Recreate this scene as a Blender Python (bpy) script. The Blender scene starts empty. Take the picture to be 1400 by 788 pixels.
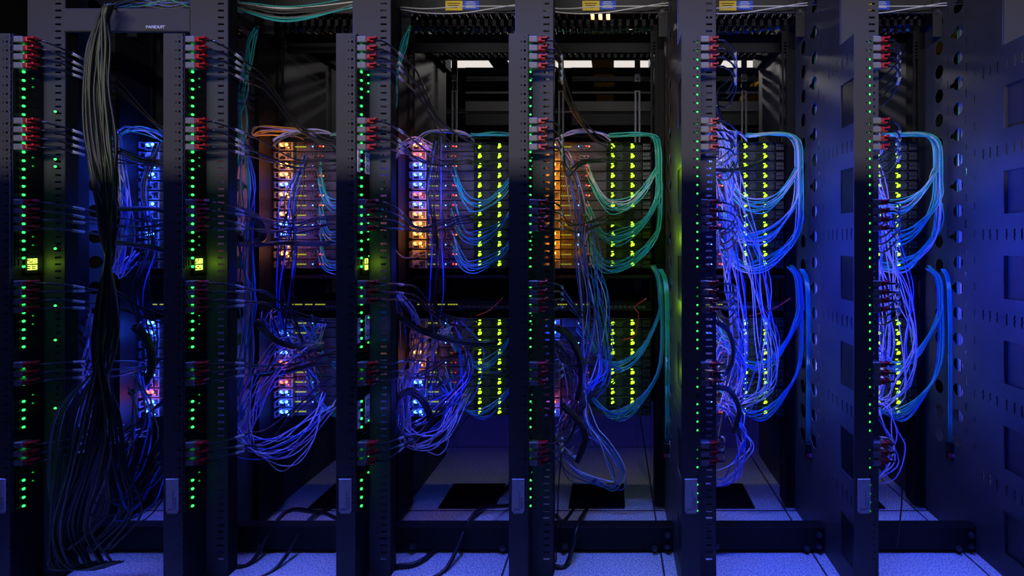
import bpy, bmesh, math, random
from mathutils import Vector, Matrix
C = bpy.context.scene.collection
sc = bpy.context.scene
R = random.Random(7)

# ---------------------------------------------------------------- camera, world, lamps, exposure
F = 590.0; VX, VY = 838.0, 325.0; CZ = 1.25
cam_d = bpy.data.cameras.new('camera'); cam = bpy.data.objects.new('camera', cam_d); C.objects.link(cam)
cam.location = (0, 0, CZ); cam.rotation_euler = (math.pi/2, 0, 0)
cam_d.sensor_width = 36; cam_d.lens = F/1400*36
cam_d.shift_x = (700-VX)/1400; cam_d.shift_y = -(394-VY)/1400
cam_d.clip_start = 0.02
sc.camera = cam
w = bpy.data.worlds.new('world'); sc.world = w; w.use_nodes = True
w.node_tree.nodes['Background'].inputs[0].default_value = (0.1, 0.12, 0.8, 1)
w.node_tree.nodes['Background'].inputs[1].default_value = 0.003
sc.view_settings.view_transform = 'Standard'; sc.view_settings.look = 'None'
sc.view_settings.gamma = 1; sc.view_settings.use_curve_mapping = False
sc.view_settings.exposure = 0.0
sc.cycles.use_denoising = True
sc.cycles.max_bounces = 5; sc.cycles.diffuse_bounces = 1; sc.cycles.sample_clamp_indirect = 3.0

def area(name, loc, target, sx, sy, power, col):
    d = bpy.data.lights.new(name, 'AREA'); d.shape = 'RECTANGLE'; d.size = sx; d.size_y = sy
    d.energy = power; d.color = col
    o = bpy.data.objects.new(name, d); C.objects.link(o); o.location = loc
    o.rotation_euler = (Vector(target)-Vector(loc)).to_track_quat('-Z', 'Y').to_euler()
    return o
# white ceiling lamp beyond the added cabinet row: lights only what stands above that row's top
area('white_ceiling_lamp', (-0.2, -2.4, 2.75), (-0.2, 1.5, 1.9), 5.0, 0.05, 95, (1.0, 0.95, 0.93))
# unseen blue fill added above the rack fronts to brighten the floor
l = area('blue_aisle_lamp', (-0.3, 1.44, 2.6), (-0.3, 1.50, 0.0), 4.4, 0.04, 15, (0.10, 0.15, 1.0)); l.data.spread = math.radians(38)
# white lamp of the far aisle, shining back through the gap over the switches
area('far_white_lamp', (0.0, 3.6, 2.853), (0.8, 1.6, 1.75), 0.5, 0.04, 7, (1.0, 0.95, 0.9))
# unseen blue light added to tint the floor behind the racks
l = area('blue_far_aisle_lamp', (-0.2, 3.0, 2.6), (-0.2, 2.75, 0.0), 4.5, 0.3, 1.6, (0.04, 0.045, 1.0)); l.data.spread = math.radians(70)

def point(name, loc, power, col, rad=0.012, parent=None):
    d = bpy.data.lights.new(name, 'POINT'); d.energy = power; d.color = col; d.shadow_soft_size = rad
    o = bpy.data.objects.new(name, d); C.objects.link(o); o.location = loc; o.parent = parent
    return o

# ---------------------------------------------------------------- materials
def mat(name, col, rough=0.5, metal=0.0, em=None, es=0.0, var=0.0, vs=40.0, spec=0.5):
    m = bpy.data.materials.new(name); m.use_nodes = True
    nt = m.node_tree; b = nt.nodes['Principled BSDF']
    b.inputs['Base Color'].default_value = (*col, 1); b.inputs['Roughness'].default_value = rough
    b.inputs['Metallic'].default_value = metal; b.inputs['Specular IOR Level'].default_value = spec
    if var:
        tc = nt.nodes.new('ShaderNodeTexCoord'); n = nt.nodes.new('ShaderNodeTexNoise'); n.inputs['Scale'].default_value = vs
        n.inputs['Detail'].default_value = 4
        nt.links.new(tc.outputs['Object'], n.inputs['Vector'])
        r = nt.nodes.new('ShaderNodeValToRGB')
        r.color_ramp.elements[0].position = 0.3; r.color_ramp.elements[1].position = 0.7
        r.color_ramp.elements[0].color = (*[c*(1-var) for c in col], 1); r.color_ramp.elements[1].color = (*[min(1, c*(1+var)) for c in col], 1)
        nt.links.new(n.outputs['Fac'], r.inputs['Fac']); nt.links.new(r.outputs['Color'], b.inputs['Base Color'])
    if em:
        b.inputs['Emission Color'].default_value = (*em, 1); b.inputs['Emission Strength'].default_value = es
        m.cycles.emission_sampling = 'NONE' if 'diffuser' not in name else 'FRONT'
    return m
M = {}
M['gray'] = mat('grey_powder_coat', (0.072, 0.068, 0.070), 0.6, spec=0.25, var=0.12, vs=900)
M['black'] = mat('black_paint', (0.006, 0.006, 0.008), 0.6, spec=0.25, var=0.2, vs=30)
M['blackpl'] = mat('black_plastic', (0.007, 0.007, 0.009), 0.5, spec=0.3)
M['panel'] = mat('dark_panel_paint', (0.07, 0.07, 0.08), 0.45, spec=0.25, var=0.3, vs=3)
M['steel'] = mat('zinc_steel', (0.11, 0.11, 0.13), 0.45, 0.7, var=0.15, vs=60)
M['psu'] = mat('supply_metal', (0.24, 0.24, 0.25), 0.4, 0.2, var=0.7, vs=90)
M['chassis'] = mat('chassis_metal', (0.07, 0.07, 0.10), 0.6, 0.0, var=0.3, vs=25, spec=0.15)
M['chassis_dark'] = mat('chassis_dark_metal', (0.012, 0.012, 0.015), 0.6, 0.0, var=0.3, vs=25, spec=0.12)
M['blank'] = mat('blanking_grey', (0.028, 0.028, 0.03), 0.6, var=0.15, vs=20)
M['plug'] = mat('grey_plug_plastic', (0.22, 0.21, 0.23), 0.5)
M['red'] = mat('red_lock_plastic', (0.55, 0.01, 0.02), 0.35)
M['sleeve'] = mat('silver_sleeve', (0.45, 0.47, 0.52), 0.4)
M['tag'] = mat('pale_tag', (0.9, 0.86, 0.92), 0.5, var=0.1, vs=60)
M['tagmark'] = mat('tag_print', (0.2, 0.18, 0.3), 0.6)
M['yellow'] = mat('yellow_label', (0.85, 0.6, 0.03), 0.5)
M['bluelab'] = mat('blue_label', (0.02, 0.09, 0.75), 0.5)
M['ink'] = mat('black_ink', (0.03, 0.02, 0.01), 0.6)
M['white'] = mat('white_print', (0.8, 0.8, 0.78), 0.5)
M['duct'] = mat('yellow_duct', (0.85, 0.42, 0.02), 0.5)
M['teal'] = mat('teal_cable', (0.05, 0.52, 0.50), 0.22)
M['teal2'] = mat('deep_teal_cable', (0.03, 0.36, 0.42), 0.22)
M['pale'] = mat('pale_blue_cable', (0.62, 0.64, 0.9), 0.22)
M['blue'] = mat('blue_cable', (0.06, 0.16, 0.8), 0.22)
M['violet'] = mat('violet_lit_cable', (0.50, 0.38, 0.9), 0.22)  # purple cast of the light on pale cables, put into the colour
M['grayc'] = mat('grey_cable', (0.13, 0.125, 0.115), 0.45)
M['darkc'] = mat('dark_cable', (0.02, 0.022, 0.02), 0.4)
M['blackc'] = mat('black_cable', (0.012, 0.012, 0.014), 0.4)
M['olive'] = mat('olive_cable', (0.045, 0.07, 0.02), 0.4)
M['redc'] = mat('red_cable', (0.7, 0.02, 0.03), 0.4)
M['L_orange'] = mat('orange_lamp', (0, 0, 0), em=(1.0, 0.42, 0.06), es=9)
M['L_blue'] = mat('blue_lamp', (0, 0, 0), em=(0.08, 0.32, 1.0), es=8)
M['L_redorange'] = mat('red_orange_lamp', (0, 0, 0), em=(1.0, 0.14, 0.04), es=5)
M['L_red'] = mat('red_lamp', (0, 0, 0), em=(1.0, 0.03, 0.03), es=2.5)
M['L_pink'] = mat('amber_red_lamp', (0, 0, 0), em=(1.0, 0.25, 0.08), es=3)
M['L_lime'] = mat('lime_lamp', (0, 0, 0), em=(0.45, 1.0, 0.015), es=2.6)
M['L_green'] = mat('green_lamp', (0, 0, 0), em=(0.03, 1.0, 0.12), es=3.5)
M['L_dimgreen'] = mat('dim_green_lamp', (0, 0, 0), em=(0.01, 0.5, 0.05), es=0.8)
M['L_yellow'] = mat('yellow_lamp', (0, 0, 0), em=(0.75, 0.85, 0.05), es=0.55)
M['L_digit'] = mat('digit_lamp', (0, 0, 0), em=(0.75, 1.0, 0.12), es=2.0)
M['L_off'] = mat('dark_lens', (0.05, 0.05, 0.06), 0.3)
M['L_ceiling'] = mat('white_diffuser', (0.1, 0.1, 0.1), em=(1.0, 0.93, 0.86), es=0.8)

# floor: speckled raised tiles with dark seams
fm = bpy.data.materials.new('speckled_floor_tile'); fm.use_nodes = True; nt = fm.node_tree; b = nt.nodes['Principled BSDF']
tc = nt.nodes.new('ShaderNodeTexCoord')
n1 = nt.nodes.new('ShaderNodeTexNoise'); n1.inputs['Scale'].default_value = 170; n1.inputs['Detail'].default_value = 3
r1 = nt.nodes.new('ShaderNodeValToRGB'); r1.color_ramp.elements[0].position = 0.40; r1.color_ramp.elements[1].position = 0.55
r1.color_ramp.elements[0].color = (0.34, 0.40, 0.50, 1); r1.color_ramp.elements[1].color = (0.82, 0.84, 0.86, 1)
nt.links.new(tc.outputs['Object'], n1.inputs['Vector']); nt.links.new(n1.outputs['Fac'], r1.inputs['Fac'])
bk = nt.nodes.new('ShaderNodeTexBrick'); bk.offset = 0.0; bk.squash = 1.0; bk.inputs['Scale'].default_value = 1.0
bk.inputs['Brick Width'].default_value = 0.6; bk.inputs['Row Height'].default_value = 0.6; bk.inputs['Mortar Size'].default_value = 0.004
mp = nt.nodes.new('ShaderNodeMapping'); mp.inputs['Location'].default_value = (0.41, 0.426, 0)
nt.links.new(tc.outputs['Object'], mp.inputs['Vector']); nt.links.new(mp.outputs['Vector'], bk.inputs['Vector'])
mx = nt.nodes.new('ShaderNodeMix'); mx.data_type = 'RGBA'; mx.inputs[7].default_value = (0.02, 0.02, 0.03, 1)
nt.links.new(bk.outputs['Fac'], mx.inputs[0]); nt.links.new(r1.outputs['Color'], mx.inputs[6]); nt.links.new(mx.outputs[2], b.inputs['Base Color'])
b.inputs['Roughness'].default_value = 0.55
M['floor'] = fm

# ---------------------------------------------------------------- helpers
def at(px, py, Z):
    return Vector(((px-VX)/F*Z, Z, CZ-(py-VY)/F*Z))

class MB:
    def __init__(s): s.v = []; s.f = []; s.mi = []; s.mats = []; s.cur = 0
    def m(s, material):
        if material not in s.mats: s.mats.append(material)
        s.cur = s.mats.index(material); return s
    def add(s, v, f):
        o = len(s.v); s.v += [tuple(p) for p in v]; s.f += [tuple(i+o for i in q) for q in f]; s.mi += [s.cur]*len(f); return s
    def box(s, x0, x1, y0, y1, z0, z1, bev=0.0):
        if bev:
            b_ = min(bev, abs(x1-x0)/2.1, abs(y1-y0)/2.1, abs(z1-z0)/2.1)
            # front face chamfered box: outline inset on the camera-side face and the far face
            v = []
            for (y, i) in ((y0, b_), (y0+b_, 0), (y1-b_, 0), (y1, b_)):
                v += [(x0+i, y, z0+i), (x1-i, y, z0+i), (x1-i, y, z1-i), (x0+i, y, z1-i)]
            f = [(0, 1, 2, 3), (15, 14, 13, 12)]
            for r in range(3):
                for c in range(4):
                    a = r*4+c; d = r*4+(c+1) % 4
                    f.append((a, a+4, d+4, d))
            return s.add(v, f)
        v = [(x0, y0, z0), (x1, y0, z0), (x1, y1, z0), (x0, y1, z0), (x0, y0, z1), (x1, y0, z1), (x1, y1, z1), (x0, y1, z1)]
        return s.add(v, [(0, 3, 2, 1), (4, 5, 6, 7), (0, 1, 5, 4), (1, 2, 6, 5), (2, 3, 7, 6), (3, 0, 4, 7)])
    def cyl(s, c, axis, r, h, n=12, r2=None):
        a = Vector(axis).normalized(); u = a.orthogonal().normalized(); w_ = a.cross(u); c = Vector(c)
        r2 = r if r2 is None else r2; v = []
        for k, (rr, t) in enumerate(((r, 0), (r2, h))):
            for i in range(n):
                t_ = 2*math.pi*i/n; v.append(c+a*t+u*(rr*math.cos(t_))+w_*(rr*math.sin(t_)))
        f = [(i, (i+1) % n, n+(i+1) % n, n+i) for i in range(n)] + [tuple(range(n-1, -1, -1)), tuple(range(n, 2*n))]
        return s.add(v, f)
    def ball(s, c, rx, ry, rz, n=8, m=5):
        v = [(c[0], c[1], c[2]+rz)]
        for j in range(1, m):
            ph = math.pi*j/m
            for i in range(n):
                t = 2*math.pi*i/n; v.append((c[0]+rx*math.sin(ph)*math.cos(t), c[1]+ry*math.sin(ph)*math.sin(t), c[2]+rz*math.cos(ph)))
        v.append((c[0], c[1], c[2]-rz)); f = []
        for i in range(n): f.append((0, 1+i, 1+(i+1) % n))
        for j in range(m-2):
            for i in range(n): f.append((1+j*n+i, 1+(j+1)*n+i, 1+(j+1)*n+(i+1) % n, 1+j*n+(i+1) % n))
        for i in range(n): f.append((len(v)-1, 1+(m-2)*n+(i+1) % n, 1+(m-2)*n+i))
        return s.add(v, f)
    def tube(s, pts, r, sides=6, sub=4):
        P = spline(pts, sub); n = len(P); T = []
        for i in range(n):
            d = P[min(i+1, n-1)]-P[max(i-1, 0)]; T.append(d.normalized() if d.length > 1e-9 else Vector((0, 0, 1)))
        u = T[0].orthogonal().normalized(); v = []
        for i in range(n):
            u = (u-T[i]*u.dot(T[i]))
            u = u.normalized() if u.length > 1e-6 else T[i].orthogonal().normalized()
            w_ = T[i].cross(u)
            for k in range(sides):
                a = 2*math.pi*k/sides; v.append(P[i]+u*(r*math.cos(a))+w_*(r*math.sin(a)))
        f = [tuple(range(sides-1, -1, -1)), tuple(range((n-1)*sides, n*sides))]
        for i in range(n-1):
            for k in range(sides): f.append((i*sides+k, i*sides+(k+1) % sides, (i+1)*sides+(k+1) % sides, (i+1)*sides+k))
        return s.add(v, f)
    def mesh(s, name, material=None, smooth=False):
        me = bpy.data.meshes.new(name); me.from_pydata(s.v, [], s.f)
        if s.mats:
            for m_ in s.mats: me.materials.append(m_)
            me.polygons.foreach_set('material_index', s.mi)
        elif material: me.materials.append(material)
        if smooth: me.polygons.foreach_set('use_smooth', [True]*len(me.polygons))
        me.update(); return me
    def obj(s, name, material=None, parent=None, smooth=False, loc=None):
        return link(name, s.mesh(name, material, smooth), parent, loc)

def spline(pts, sub):
    p = [Vector(q) for q in pts]
    if sub <= 1 or len(p) < 3: return p
    e = [p[0]*2-p[1]]+p+[p[-1]*2-p[-2]]; out = []
    for i in range(1, len(e)-2):
        a, b_, c, d = e[i-1], e[i], e[i+1], e[i+2]
        for k in range(sub):
            t = k/sub
            out.append(0.5*((2*b_)+(c-a)*t+(2*a-5*b_+4*c-d)*t*t+(3*b_-a-3*c+d)*t**3))
    out.append(p[-1]); return out

def link(name, me, parent=None, loc=None):
    o = bpy.data.objects.new(name, me); C.objects.link(o)
    if parent: o.parent = parent
    if loc is not None: o.location = loc
    return o
def tag(o, label, cat, group=None):
    o['label'] = label; o['category'] = cat
    if group: o['group'] = group
    return o
def thing(name, label, cat, loc=(0, 0, 0), group=None):
    o = bpy.data.objects.new(name, None); C.objects.link(o); o.location = loc; o.empty_display_size = 0.05
    return tag(o, label, cat, group)
def struct(o): o['kind'] = 'structure'; return o

def plate(name, outer, holes, thick, to3d, material, both=0):
    """flat sheet with real holes: 2-D outline and holes, thickened; to3d maps (u, v, t) to space"""
    cu = bpy.data.curves.new(name, 'CURVE'); cu.dimensions = '2D'; cu.fill_mode = 'BOTH'; cu.extrude = thick/2
    for loop in [outer]+holes:
        sp = cu.splines.new('POLY'); sp.points.add(len(loop)-1); sp.use_cyclic_u = True
        for i, (u, v) in enumerate(loop): sp.points[i].co = (u, v, 0, 1)
    o = bpy.data.objects.new('tmp', cu); C.objects.link(o)
    dg = bpy.context.evaluated_depsgraph_get(); dg.update()
    me = bpy.data.meshes.new_from_object(o.evaluated_get(dg))
    bpy.data.objects.remove(o); bpy.data.curves.remove(cu)
    for v in me.vertices: v.co = to3d(v.co.x, v.co.y, v.co.z)
    me.name = name; me.materials.clear(); me.materials.append(material); me.update()
    return me
def rect(u0, u1, v0, v1): return [(u0, v0), (u1, v0), (u1, v1), (u0, v1)]
def circ(u, v, ru, rv=None, n=16):
    rv = rv or ru
    return [(u+ru*math.cos(2*math.pi*i/n), v+rv*math.sin(2*math.pi*i/n)) for i in range(n)]

BAY = {-3: 'the dark-bundle rack', -2: 'the sagging-cable rack', -1: 'the wide-loop rack', 0: 'the amber lit rack',
       1: 'the violet cable rack', 2: 'the blue-panel rack'}
ORD = ['topmost', 'second', 'third', 'fourth', 'fifth', 'sixth', 'seventh', 'eighth', 'ninth', 'tenth', 'eleventh', 'twelfth', 'thirteenth', 'fourteenth']
P = 0.6
BAYS = [-3, -2, -1, 0, 1, 2]

# ---------------------------------------------------------------- the setting
struct(MB().box(-4.5, 4.0, -3.2, 6.5, -0.06, 0.0).obj('floor', M['floor']))
struct(MB().box(-4.5, 4.0, -3.2, 6.5, 3.2, 3.26).obj('ceiling', M['black']))
struct(MB().box(-4.5, 4.0, 6.5, 6.6, 0, 3.2).obj('wall_front', M['black']))
struct(MB().box(-4.5, 4.0, -3.3, -3.2, 0, 3.2).obj('wall_back', M['black']))
struct(MB().box(-4.6, -4.5, -3.2, 6.5, 0, 3.2).obj('wall_left', M['black']))
struct(MB().box(4.0, 4.1, -3.2, 6.5, 0, 3.2).obj('wall_right', M['black']))
# unseen cabinet row added behind the camera, its height set to cut the white light
t = MB().box(-4.3, 3.8, -1.9, -1.0, 0, 2.3, 0.01)
for i in range(14): t.box(-4.25+i*0.575, -4.25+i*0.575+0.55, -1.0, -0.985, 0.05, 2.25)
struct(t.obj('trim_1', M['black']))
# cabinet row added beyond the far aisle to keep ceiling light off the floor
t = MB().box(-4.3, 3.8, 3.3, 4.1, 0, 2.22, 0.01)
for i in range(14): t.box(-4.25+i*0.575, -4.25+i*0.575+0.55, 3.285, 3.3, 0.05, 2.17)
struct(t.obj('trim_2', M['black']))

# ---------------------------------------------------------------- racks
TOP = 2.33
slot_holes = []
zz = 0.06
while zz < TOP-0.05:
    slot_holes.append(rect(-0.257, -0.234, zz, zz+0.007)); zz += 0.0253
post_me = plate('front_post', rect(-0.358, -0.221, 0, TOP), slot_holes, 0.002, lambda u, v, t: (u, 1.592+t, v), M['gray'])
# inner return flange of the post
pf = MB().box(-0.222, -0.219, 1.593, 1.63, 0, TOP); pf.box(-0.358, -0.355, 1.594, 1.62, 0, TOP)
post_flange = pf.mesh('post_flange', M['black'])

def panel_mesh():
    h = []
    z0s = [0.088+0.3125*i for i in range(6)]
    for z in z0s: h.append(rect(1.505, 1.589, z, z+0.158))
    for i in range(6):
        zc = 0.324+0.3125*i if i < 6 else 0
        for j, y in enumerate((1.517, 1.545, 1.576, 1.615, 1.646, 1.676)):
            h.append([(y-0.004, zc-0.022), (y+0.002, zc-0.020), (y+0.005, zc-0.008), (y+0.002, zc), (y+0.005, zc+0.010), (y+0.002, zc+0.022),
                      (y-0.004, zc+0.020), (y-0.001, zc+0.008), (y-0.005, zc), (y-0.001, zc-0.008)])
    z = 0.40; i = 0
    while z < 2.25:
        if i % 2: h.append(circ(1.80, z, 0.027))
        else:     # keyhole: a round hole with a notch running inwards
            c = circ(1.80, z, 0.027, n=16)
            h.append([c[k] for k in range(1, 16)]+[(1.80+0.045, z-0.009), (1.80+0.045, z+0.006)])
        h.append(circ(1.905, z-0.02, 0.025, 0.030))
        h.append(rect(1.755, 1.762, z+0.035, z+0.068)); h.append(rect(1.852, 1.857, z-0.01, z+0.03))
        h.append(rect(1.715, 1.719, z+0.0, z+0.03))
        z += 0.1067; i += 1
    return plate('side_panel', [(1.50, 0.0), (2.48, 0.0), (2.48, TOP), (1.594, TOP), (1.594, 1.96), (1.50, 1.96)], h, 0.003, lambda u, v, t: (-0.360+t, u, v), M['panel'])
panel_me = panel_mesh()
# shallow pans that close the square openings
pm = MB()
for i in range(1):
    z = 0.088+0.3125*i; pm.box(-0.346, -0.344, 1.50, 1.60, z-0.006, z+0.164); pm.box(-0.3585, -0.344, 1.589, 1.591, z-0.002, z+0.160)
pan_me = pm.mesh('panel_recess', M['panel'])

rail_holes = [rect(-0.006, 0.006, 0.08+0.0148*i, 0.08+0.0148*i+0.008) for i in range(140)]
rail_me = plate('mounting_rail', rect(-0.016, 0.016, 0.04, 2.25), rail_holes, 0.003, lambda u, v, t: (u, 1.975+t, v), M['black'])
railb_me = plate('mounting_rail', rect(-0.016, 0.016, 0.04, 2.25), rail_holes, 0.003, lambda u, v, t: (u, 2.43+t, v), M['steel'])
beam = MB().box(-0.356, 0.238, 1.707, 1.75, 0.012, 0.104, 0.003); beam_me = beam.mesh('bottom_beam', M['black'])
bolt_me = MB().cyl((0, 0, 0), (0, -1, 0), 0.011, 0.006, 10).cyl((0, -0.006, 0), (0, -1, 0), 0.008, 0.006, 6).mesh('bolt', M['steel'])
# top header bar carrying the two stickers, with its end plates
hd = MB().box(-0.356, 0.238, 1.893, 1.90, 2.235, 2.30).box(-0.356, 0.238, 1.895, 1.93, 2.295, 2.30)
hd.box(0.20, 0.24, 1.888, 1.893, 2.13, 2.30).box(-0.33, -0.285, 1.888, 1.893, 2.13, 2.30)
header_me = hd.mesh('header_bar', M['blank'])
# slatted top grille: fingers running in depth between three cross bars
def slat_mesh(i):
    x = -0.335+i*0.0357
    g = MB().box(x, x+0.019, 1.94, 2.43, 2.262, 2.268).box(x+0.004, x+0.015, 1.98, 1.99, 2.19, 2.256).box(x+0.002, x+0.017, 1.935, 1.941, 2.20, 2.262)
    return g.mesh('grille_slat', M['black'])
slats = [slat_mesh(i) for i in range(16)]
cb = MB().box(-0.35, 0.235, 2.03, 2.065, 2.25, 2.275).box(-0.35, 0.235, 2.12, 2.20, 2.235, 2.25).box(-0.35, 0.235, 2.43, 2.45, 2.262, 2.285)
cb.box(-0.35, 0.235, 2.05, 2.06, 2.13, 2.175)
cross_me = cb.mesh('grille_crossbar', M['black'])
rf = MB().box(-0.356, -0.33, 1.90, 2.48, 2.20, 2.28); rfe_me = rf.mesh('roof_side_rail', M['black'])
corner = MB().box(0.196, 0.236, 1.60, 1.64, 0, 2.2)
chan_me = MB().box(-0.345, -0.325, 1.86, 2.0, 0.02, 2.24).mesh('inner_channel', M['black']); chan2_me = MB().box(0.192, 0.236, 1.985, 2.05, 0.02, 2.24).mesh('inner_channel', M['black'])

def text_mesh(body, size, ext=0.0005):
    cu = bpy.data.curves.new('t', 'FONT'); cu.body = body; cu.size = size; cu.extrude = ext; cu.align_x = 'CENTER'; cu.align_y = 'CENTER'; cu.resolution_u = 2
    o = bpy.data.objects.new('tmp', cu); C.objects.link(o); dg = bpy.context.evaluated_depsgraph_get(); dg.update()
    me = bpy.data.meshes.new_from_object(o.evaluated_get(dg)); bpy.data.objects.remove(o)
    for v in me.vertices: v.co = (v.co.x, -v.co.z, v.co.y)
    me.materials.clear(); return me

for k in BAYS+[3]:
    ox = k*P
    if k < 3:
        lab = {-3: 'black open rack with a grey header bar and a thick dark bundle hanging in it',
               -2: 'black open rack with pale cables sagging across its top',
               -1: 'black open rack with blue lamps above orange ones and wide violet-lit loops',
               0: 'black open rack with an amber light column along its edge',
               1: 'black open rack with violet-lit cables spilling beside its post',
               2: 'black open rack standing between the two blue side panels'}[k]
    else: lab = 'blue lit perforated rack side with square recesses, the largest of three'
    r = thing('equipment_rack', lab, 'rack', (ox, 0, 0), 'row of open equipment racks')
    link('side_panel', panel_me, r); [link('panel_recess', pan_me, r, (0, 0, 0.3125*i)) for i in range(6)]
    if k < 3 or True: link('front_post', post_me, r); link('post_flange', post_flange, r)
    if k == 3: continue
    for x in (-0.322, 0.188):
        link('mounting_rail', rail_me, r, (x, 0, 0))
        link('mounting_rail', railb_me, r, (x+0.03 if x < 0 else x-0.05, 0, 0))
    link('bottom_beam', beam_me, r); link('header_bar', header_me, r)
    for s in slats: link('grille_slat', s, r)
    link('grille_crossbar', cross_me, r); [link('roof_side_rail', rfe_me, r, (x, 0, 0)) for x in (0, 0.560)]; link('inner_channel', chan_me, r); link('inner_channel', chan2_me, r)
    for (x, y, z) in ((0.215, 1.706, 0.075), (0.215, 1.706, 0.03), (-0.19, 1.706, 0.03), (0.165, 1.706, 0.022)):
        link('bolt', bolt_me, r, (x, y, z))
    for (x, z) in ((0.215, 2.27), (0.215, 2.235), (-0.305, 2.255), (-0.305, 2.225)):
        b_ = link('bolt', bolt_me, r, (x, 1.888, z))
    # stickers: yellow warning and blue notice side by side
    if k != -3 and k != -2:
        s1 = MB().m(M['yellow']).box(-0.134, -0.059, 1.8905, 1.8925, 2.246, 2.288)
        s1.m(M['ink'])
        for j in range(3): s1.box(-0.125+0.004*j, -0.070-0.006*j, 1.8895, 1.8905, 2.275-0.009*j, 2.278-0.009*j)
        o = s1.obj('warning_label', None, r); o['label'] = 'yellow warning sticker with small dark print'
        s2 = MB().m(M['bluelab']).box(-0.057, 0.013, 1.8905, 1.8925, 2.250, 2.288)
        s2.m(M['white'])
        for j in range(4): s2.box(-0.042-0.004*(j % 2), -0.006+0.005*(j % 2), 1.8895, 1.8905, 2.281-0.008*j, 2.2835-0.008*j)
        o = s2.obj('notice_label', None, r); o['label'] = 'blue notice sticker with white print'
    if k == -3:
        g = MB().box(-0.221, 0.242, 1.585, 1.60, 2.008, 2.094, 0.003).obj('top_header', M['gray'], r); g['label'] = 'grey header bar with a small white maker name'
        tm = text_mesh('PANDUIT', 0.0165, 0.0012); tm.materials.append(M['white'])
        o = link('maker_name', tm, g, (0.122, 1.5835, 2.022)); o['label'] = 'small white lettering'

# ---------------------------------------------------------------- power strips with outlets, lights, digital displays
def zpy(y, Z): return CZ-(y-VY)/F*Z
SEG = {'0': 'abcdef', '1': 'bc', '2': 'abged', '3': 'abgcd', '4': 'fgbc', '5': 'afgcd', '6': 'afgedc', '7': 'abc', '8': 'abcdefg', '9': 'abcdfg', '.': 'p'}
def digits(lines, h, x, y0, z0):
    """digits on a face that looks towards +X and a little towards the viewer"""
    mb = MB().m(M['L_digit']); wd = h*0.62; t_ = h*0.17
    for li, s in enumerate(lines):
        zt = z0-li*h*1.3; y = y0
        for ch in s:
            if ch == '.':
                mb.box(x, x+0.002, y-0.1*wd, y+0.12*wd, zt-h, zt-h+t_); continue
            a, b_ = y, y+wd
            S = {'a': (a, b_, zt-t_, zt), 'd': (a, b_, zt-h, zt-h+t_), 'g': (a, b_, zt-h/2-t_/2, zt-h/2+t_/2), 'f': (a, a+t_, zt-h/2, zt),
                 'b': (b_-t_, b_, zt-h/2, zt), 'e': (a, a+t_, zt-h, zt-h/2), 'c': (b_-t_, b_, zt-h, zt-h/2)}
            for q in SEG[ch]:
                u0, u1, v0, v1 = S[q]; mb.box(x, x+0.002, u0, u1, v0, v1)
            y = b_+0.28*wd
    return mb
FX = -0.295   # outlet face (local)
banks = [(57, 9), (167, 9), (277, 8), (387, 8), (497, 8), (605, 8)]
PITCH = 11.7/F*1.53
def zoutlet(b_, i): return zpy(banks[b_][0]+11.7*i, 1.53)
strip_holes = []
for b_ in range(6):
    for i in range(banks[b_][1]):
        z = zoutlet(b_, i)-PITCH*0.45
        strip_holes.append(circ(-0.306, z, 0.0040, 0.005, n=8)); strip_holes.append(circ(-0.318, z, 0.0028, n=6))
        strip_holes.append(circ(-0.306, z+PITCH*0.5, 0.002, n=6))
cover_me = plate('front_cover', rect(-0.3618, -0.296, 0.02, 1.96), strip_holes, 0.0015, lambda u, v, t: (u, 1.5+t, v), M['gray'])
hs = MB().m(M['blackpl']).box(-0.3583, -0.350, 1.501, 1.588, 0.02, 1.958).box(-0.353, -0.297, 1.586, 1.588, 0.02, 1.958)
hs.box(-0.3583, -0.297, 1.501, 1.588, 1.955, 1.958).box(-0.300, -0.297, 1.501, 1.588, 0.02, 1.958)
for i in range(80): hs.m(M['gray']).box(-0.2965, -0.2945, 1.5, 1.503, 0.06+i*0.0238, 0.066+i*0.0238)
house_me = hs.mesh('housing')
def outlet_bank_mesh(b_):
    n = banks[b_][1]; z1 = zoutlet(b_, 0)+0.018; z0 = zoutlet(b_, n-1)-0.018
    m_ = MB().m(M['blackpl']).box(-0.297, -0.2955, 1.507, 1.582, z0, z1)
    m_.m(M['gray']); 
    for (a, c) in ((z0-0.001, z0), (z1, z1+0.001)): m_.box(-0.297, -0.2948, 1.507, 1.582, a, c)
    m_.box(-0.297, -0.2948, 1.506, 1.507, z0, z1)
    m_.m(M['blackpl'])
    for i in range(n):
        z = zoutlet(b_, i)
        m_.box(-0.2955, -0.2935, 1.512, 1.5135, z-0.011, z+0.011); m_.box(-0.2955, -0.2935, 1.522, 1.5235, z-0.011, z+0.011)
        m_.box(-0.2955, -0.2935, 1.512, 1.5235, z-0.012, z-0.011); m_.box(-0.2955, -0.2935, 1.512, 1.5235, z+0.011, z+0.012)
        m_.box(-0.2955, -0.2935, 1.545, 1.575, z-0.011, z+0.011)
    return m_.mesh('outlet_bank')
bank_me = [outlet_bank_mesh(i) for i in range(6)]
led_me = MB().ball((0, 0, 0), 0.0035, 0.0042, 0.0042).mesh('indicator_light', M['L_green'], True)
led_low = MB().ball((0, 0, 0), 0.0035, 0.0028, 0.0028).mesh('indicator_light', M['L_green'], True)
led_dim = MB().ball((0, 0, 0), 0.003, 0.0025, 0.0025).mesh('indicator_light', M['L_dimgreen'], True)
tagm = MB().m(M['tag']).box(-0.3505, -0.3075, 1.4955, 1.4992, 0.298, 0.412, 0.001)
tagm.box(-0.346, -0.312, 1.4962, 1.4992, 0.292, 0.298)
tagm.m(M['tagmark'])
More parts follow.
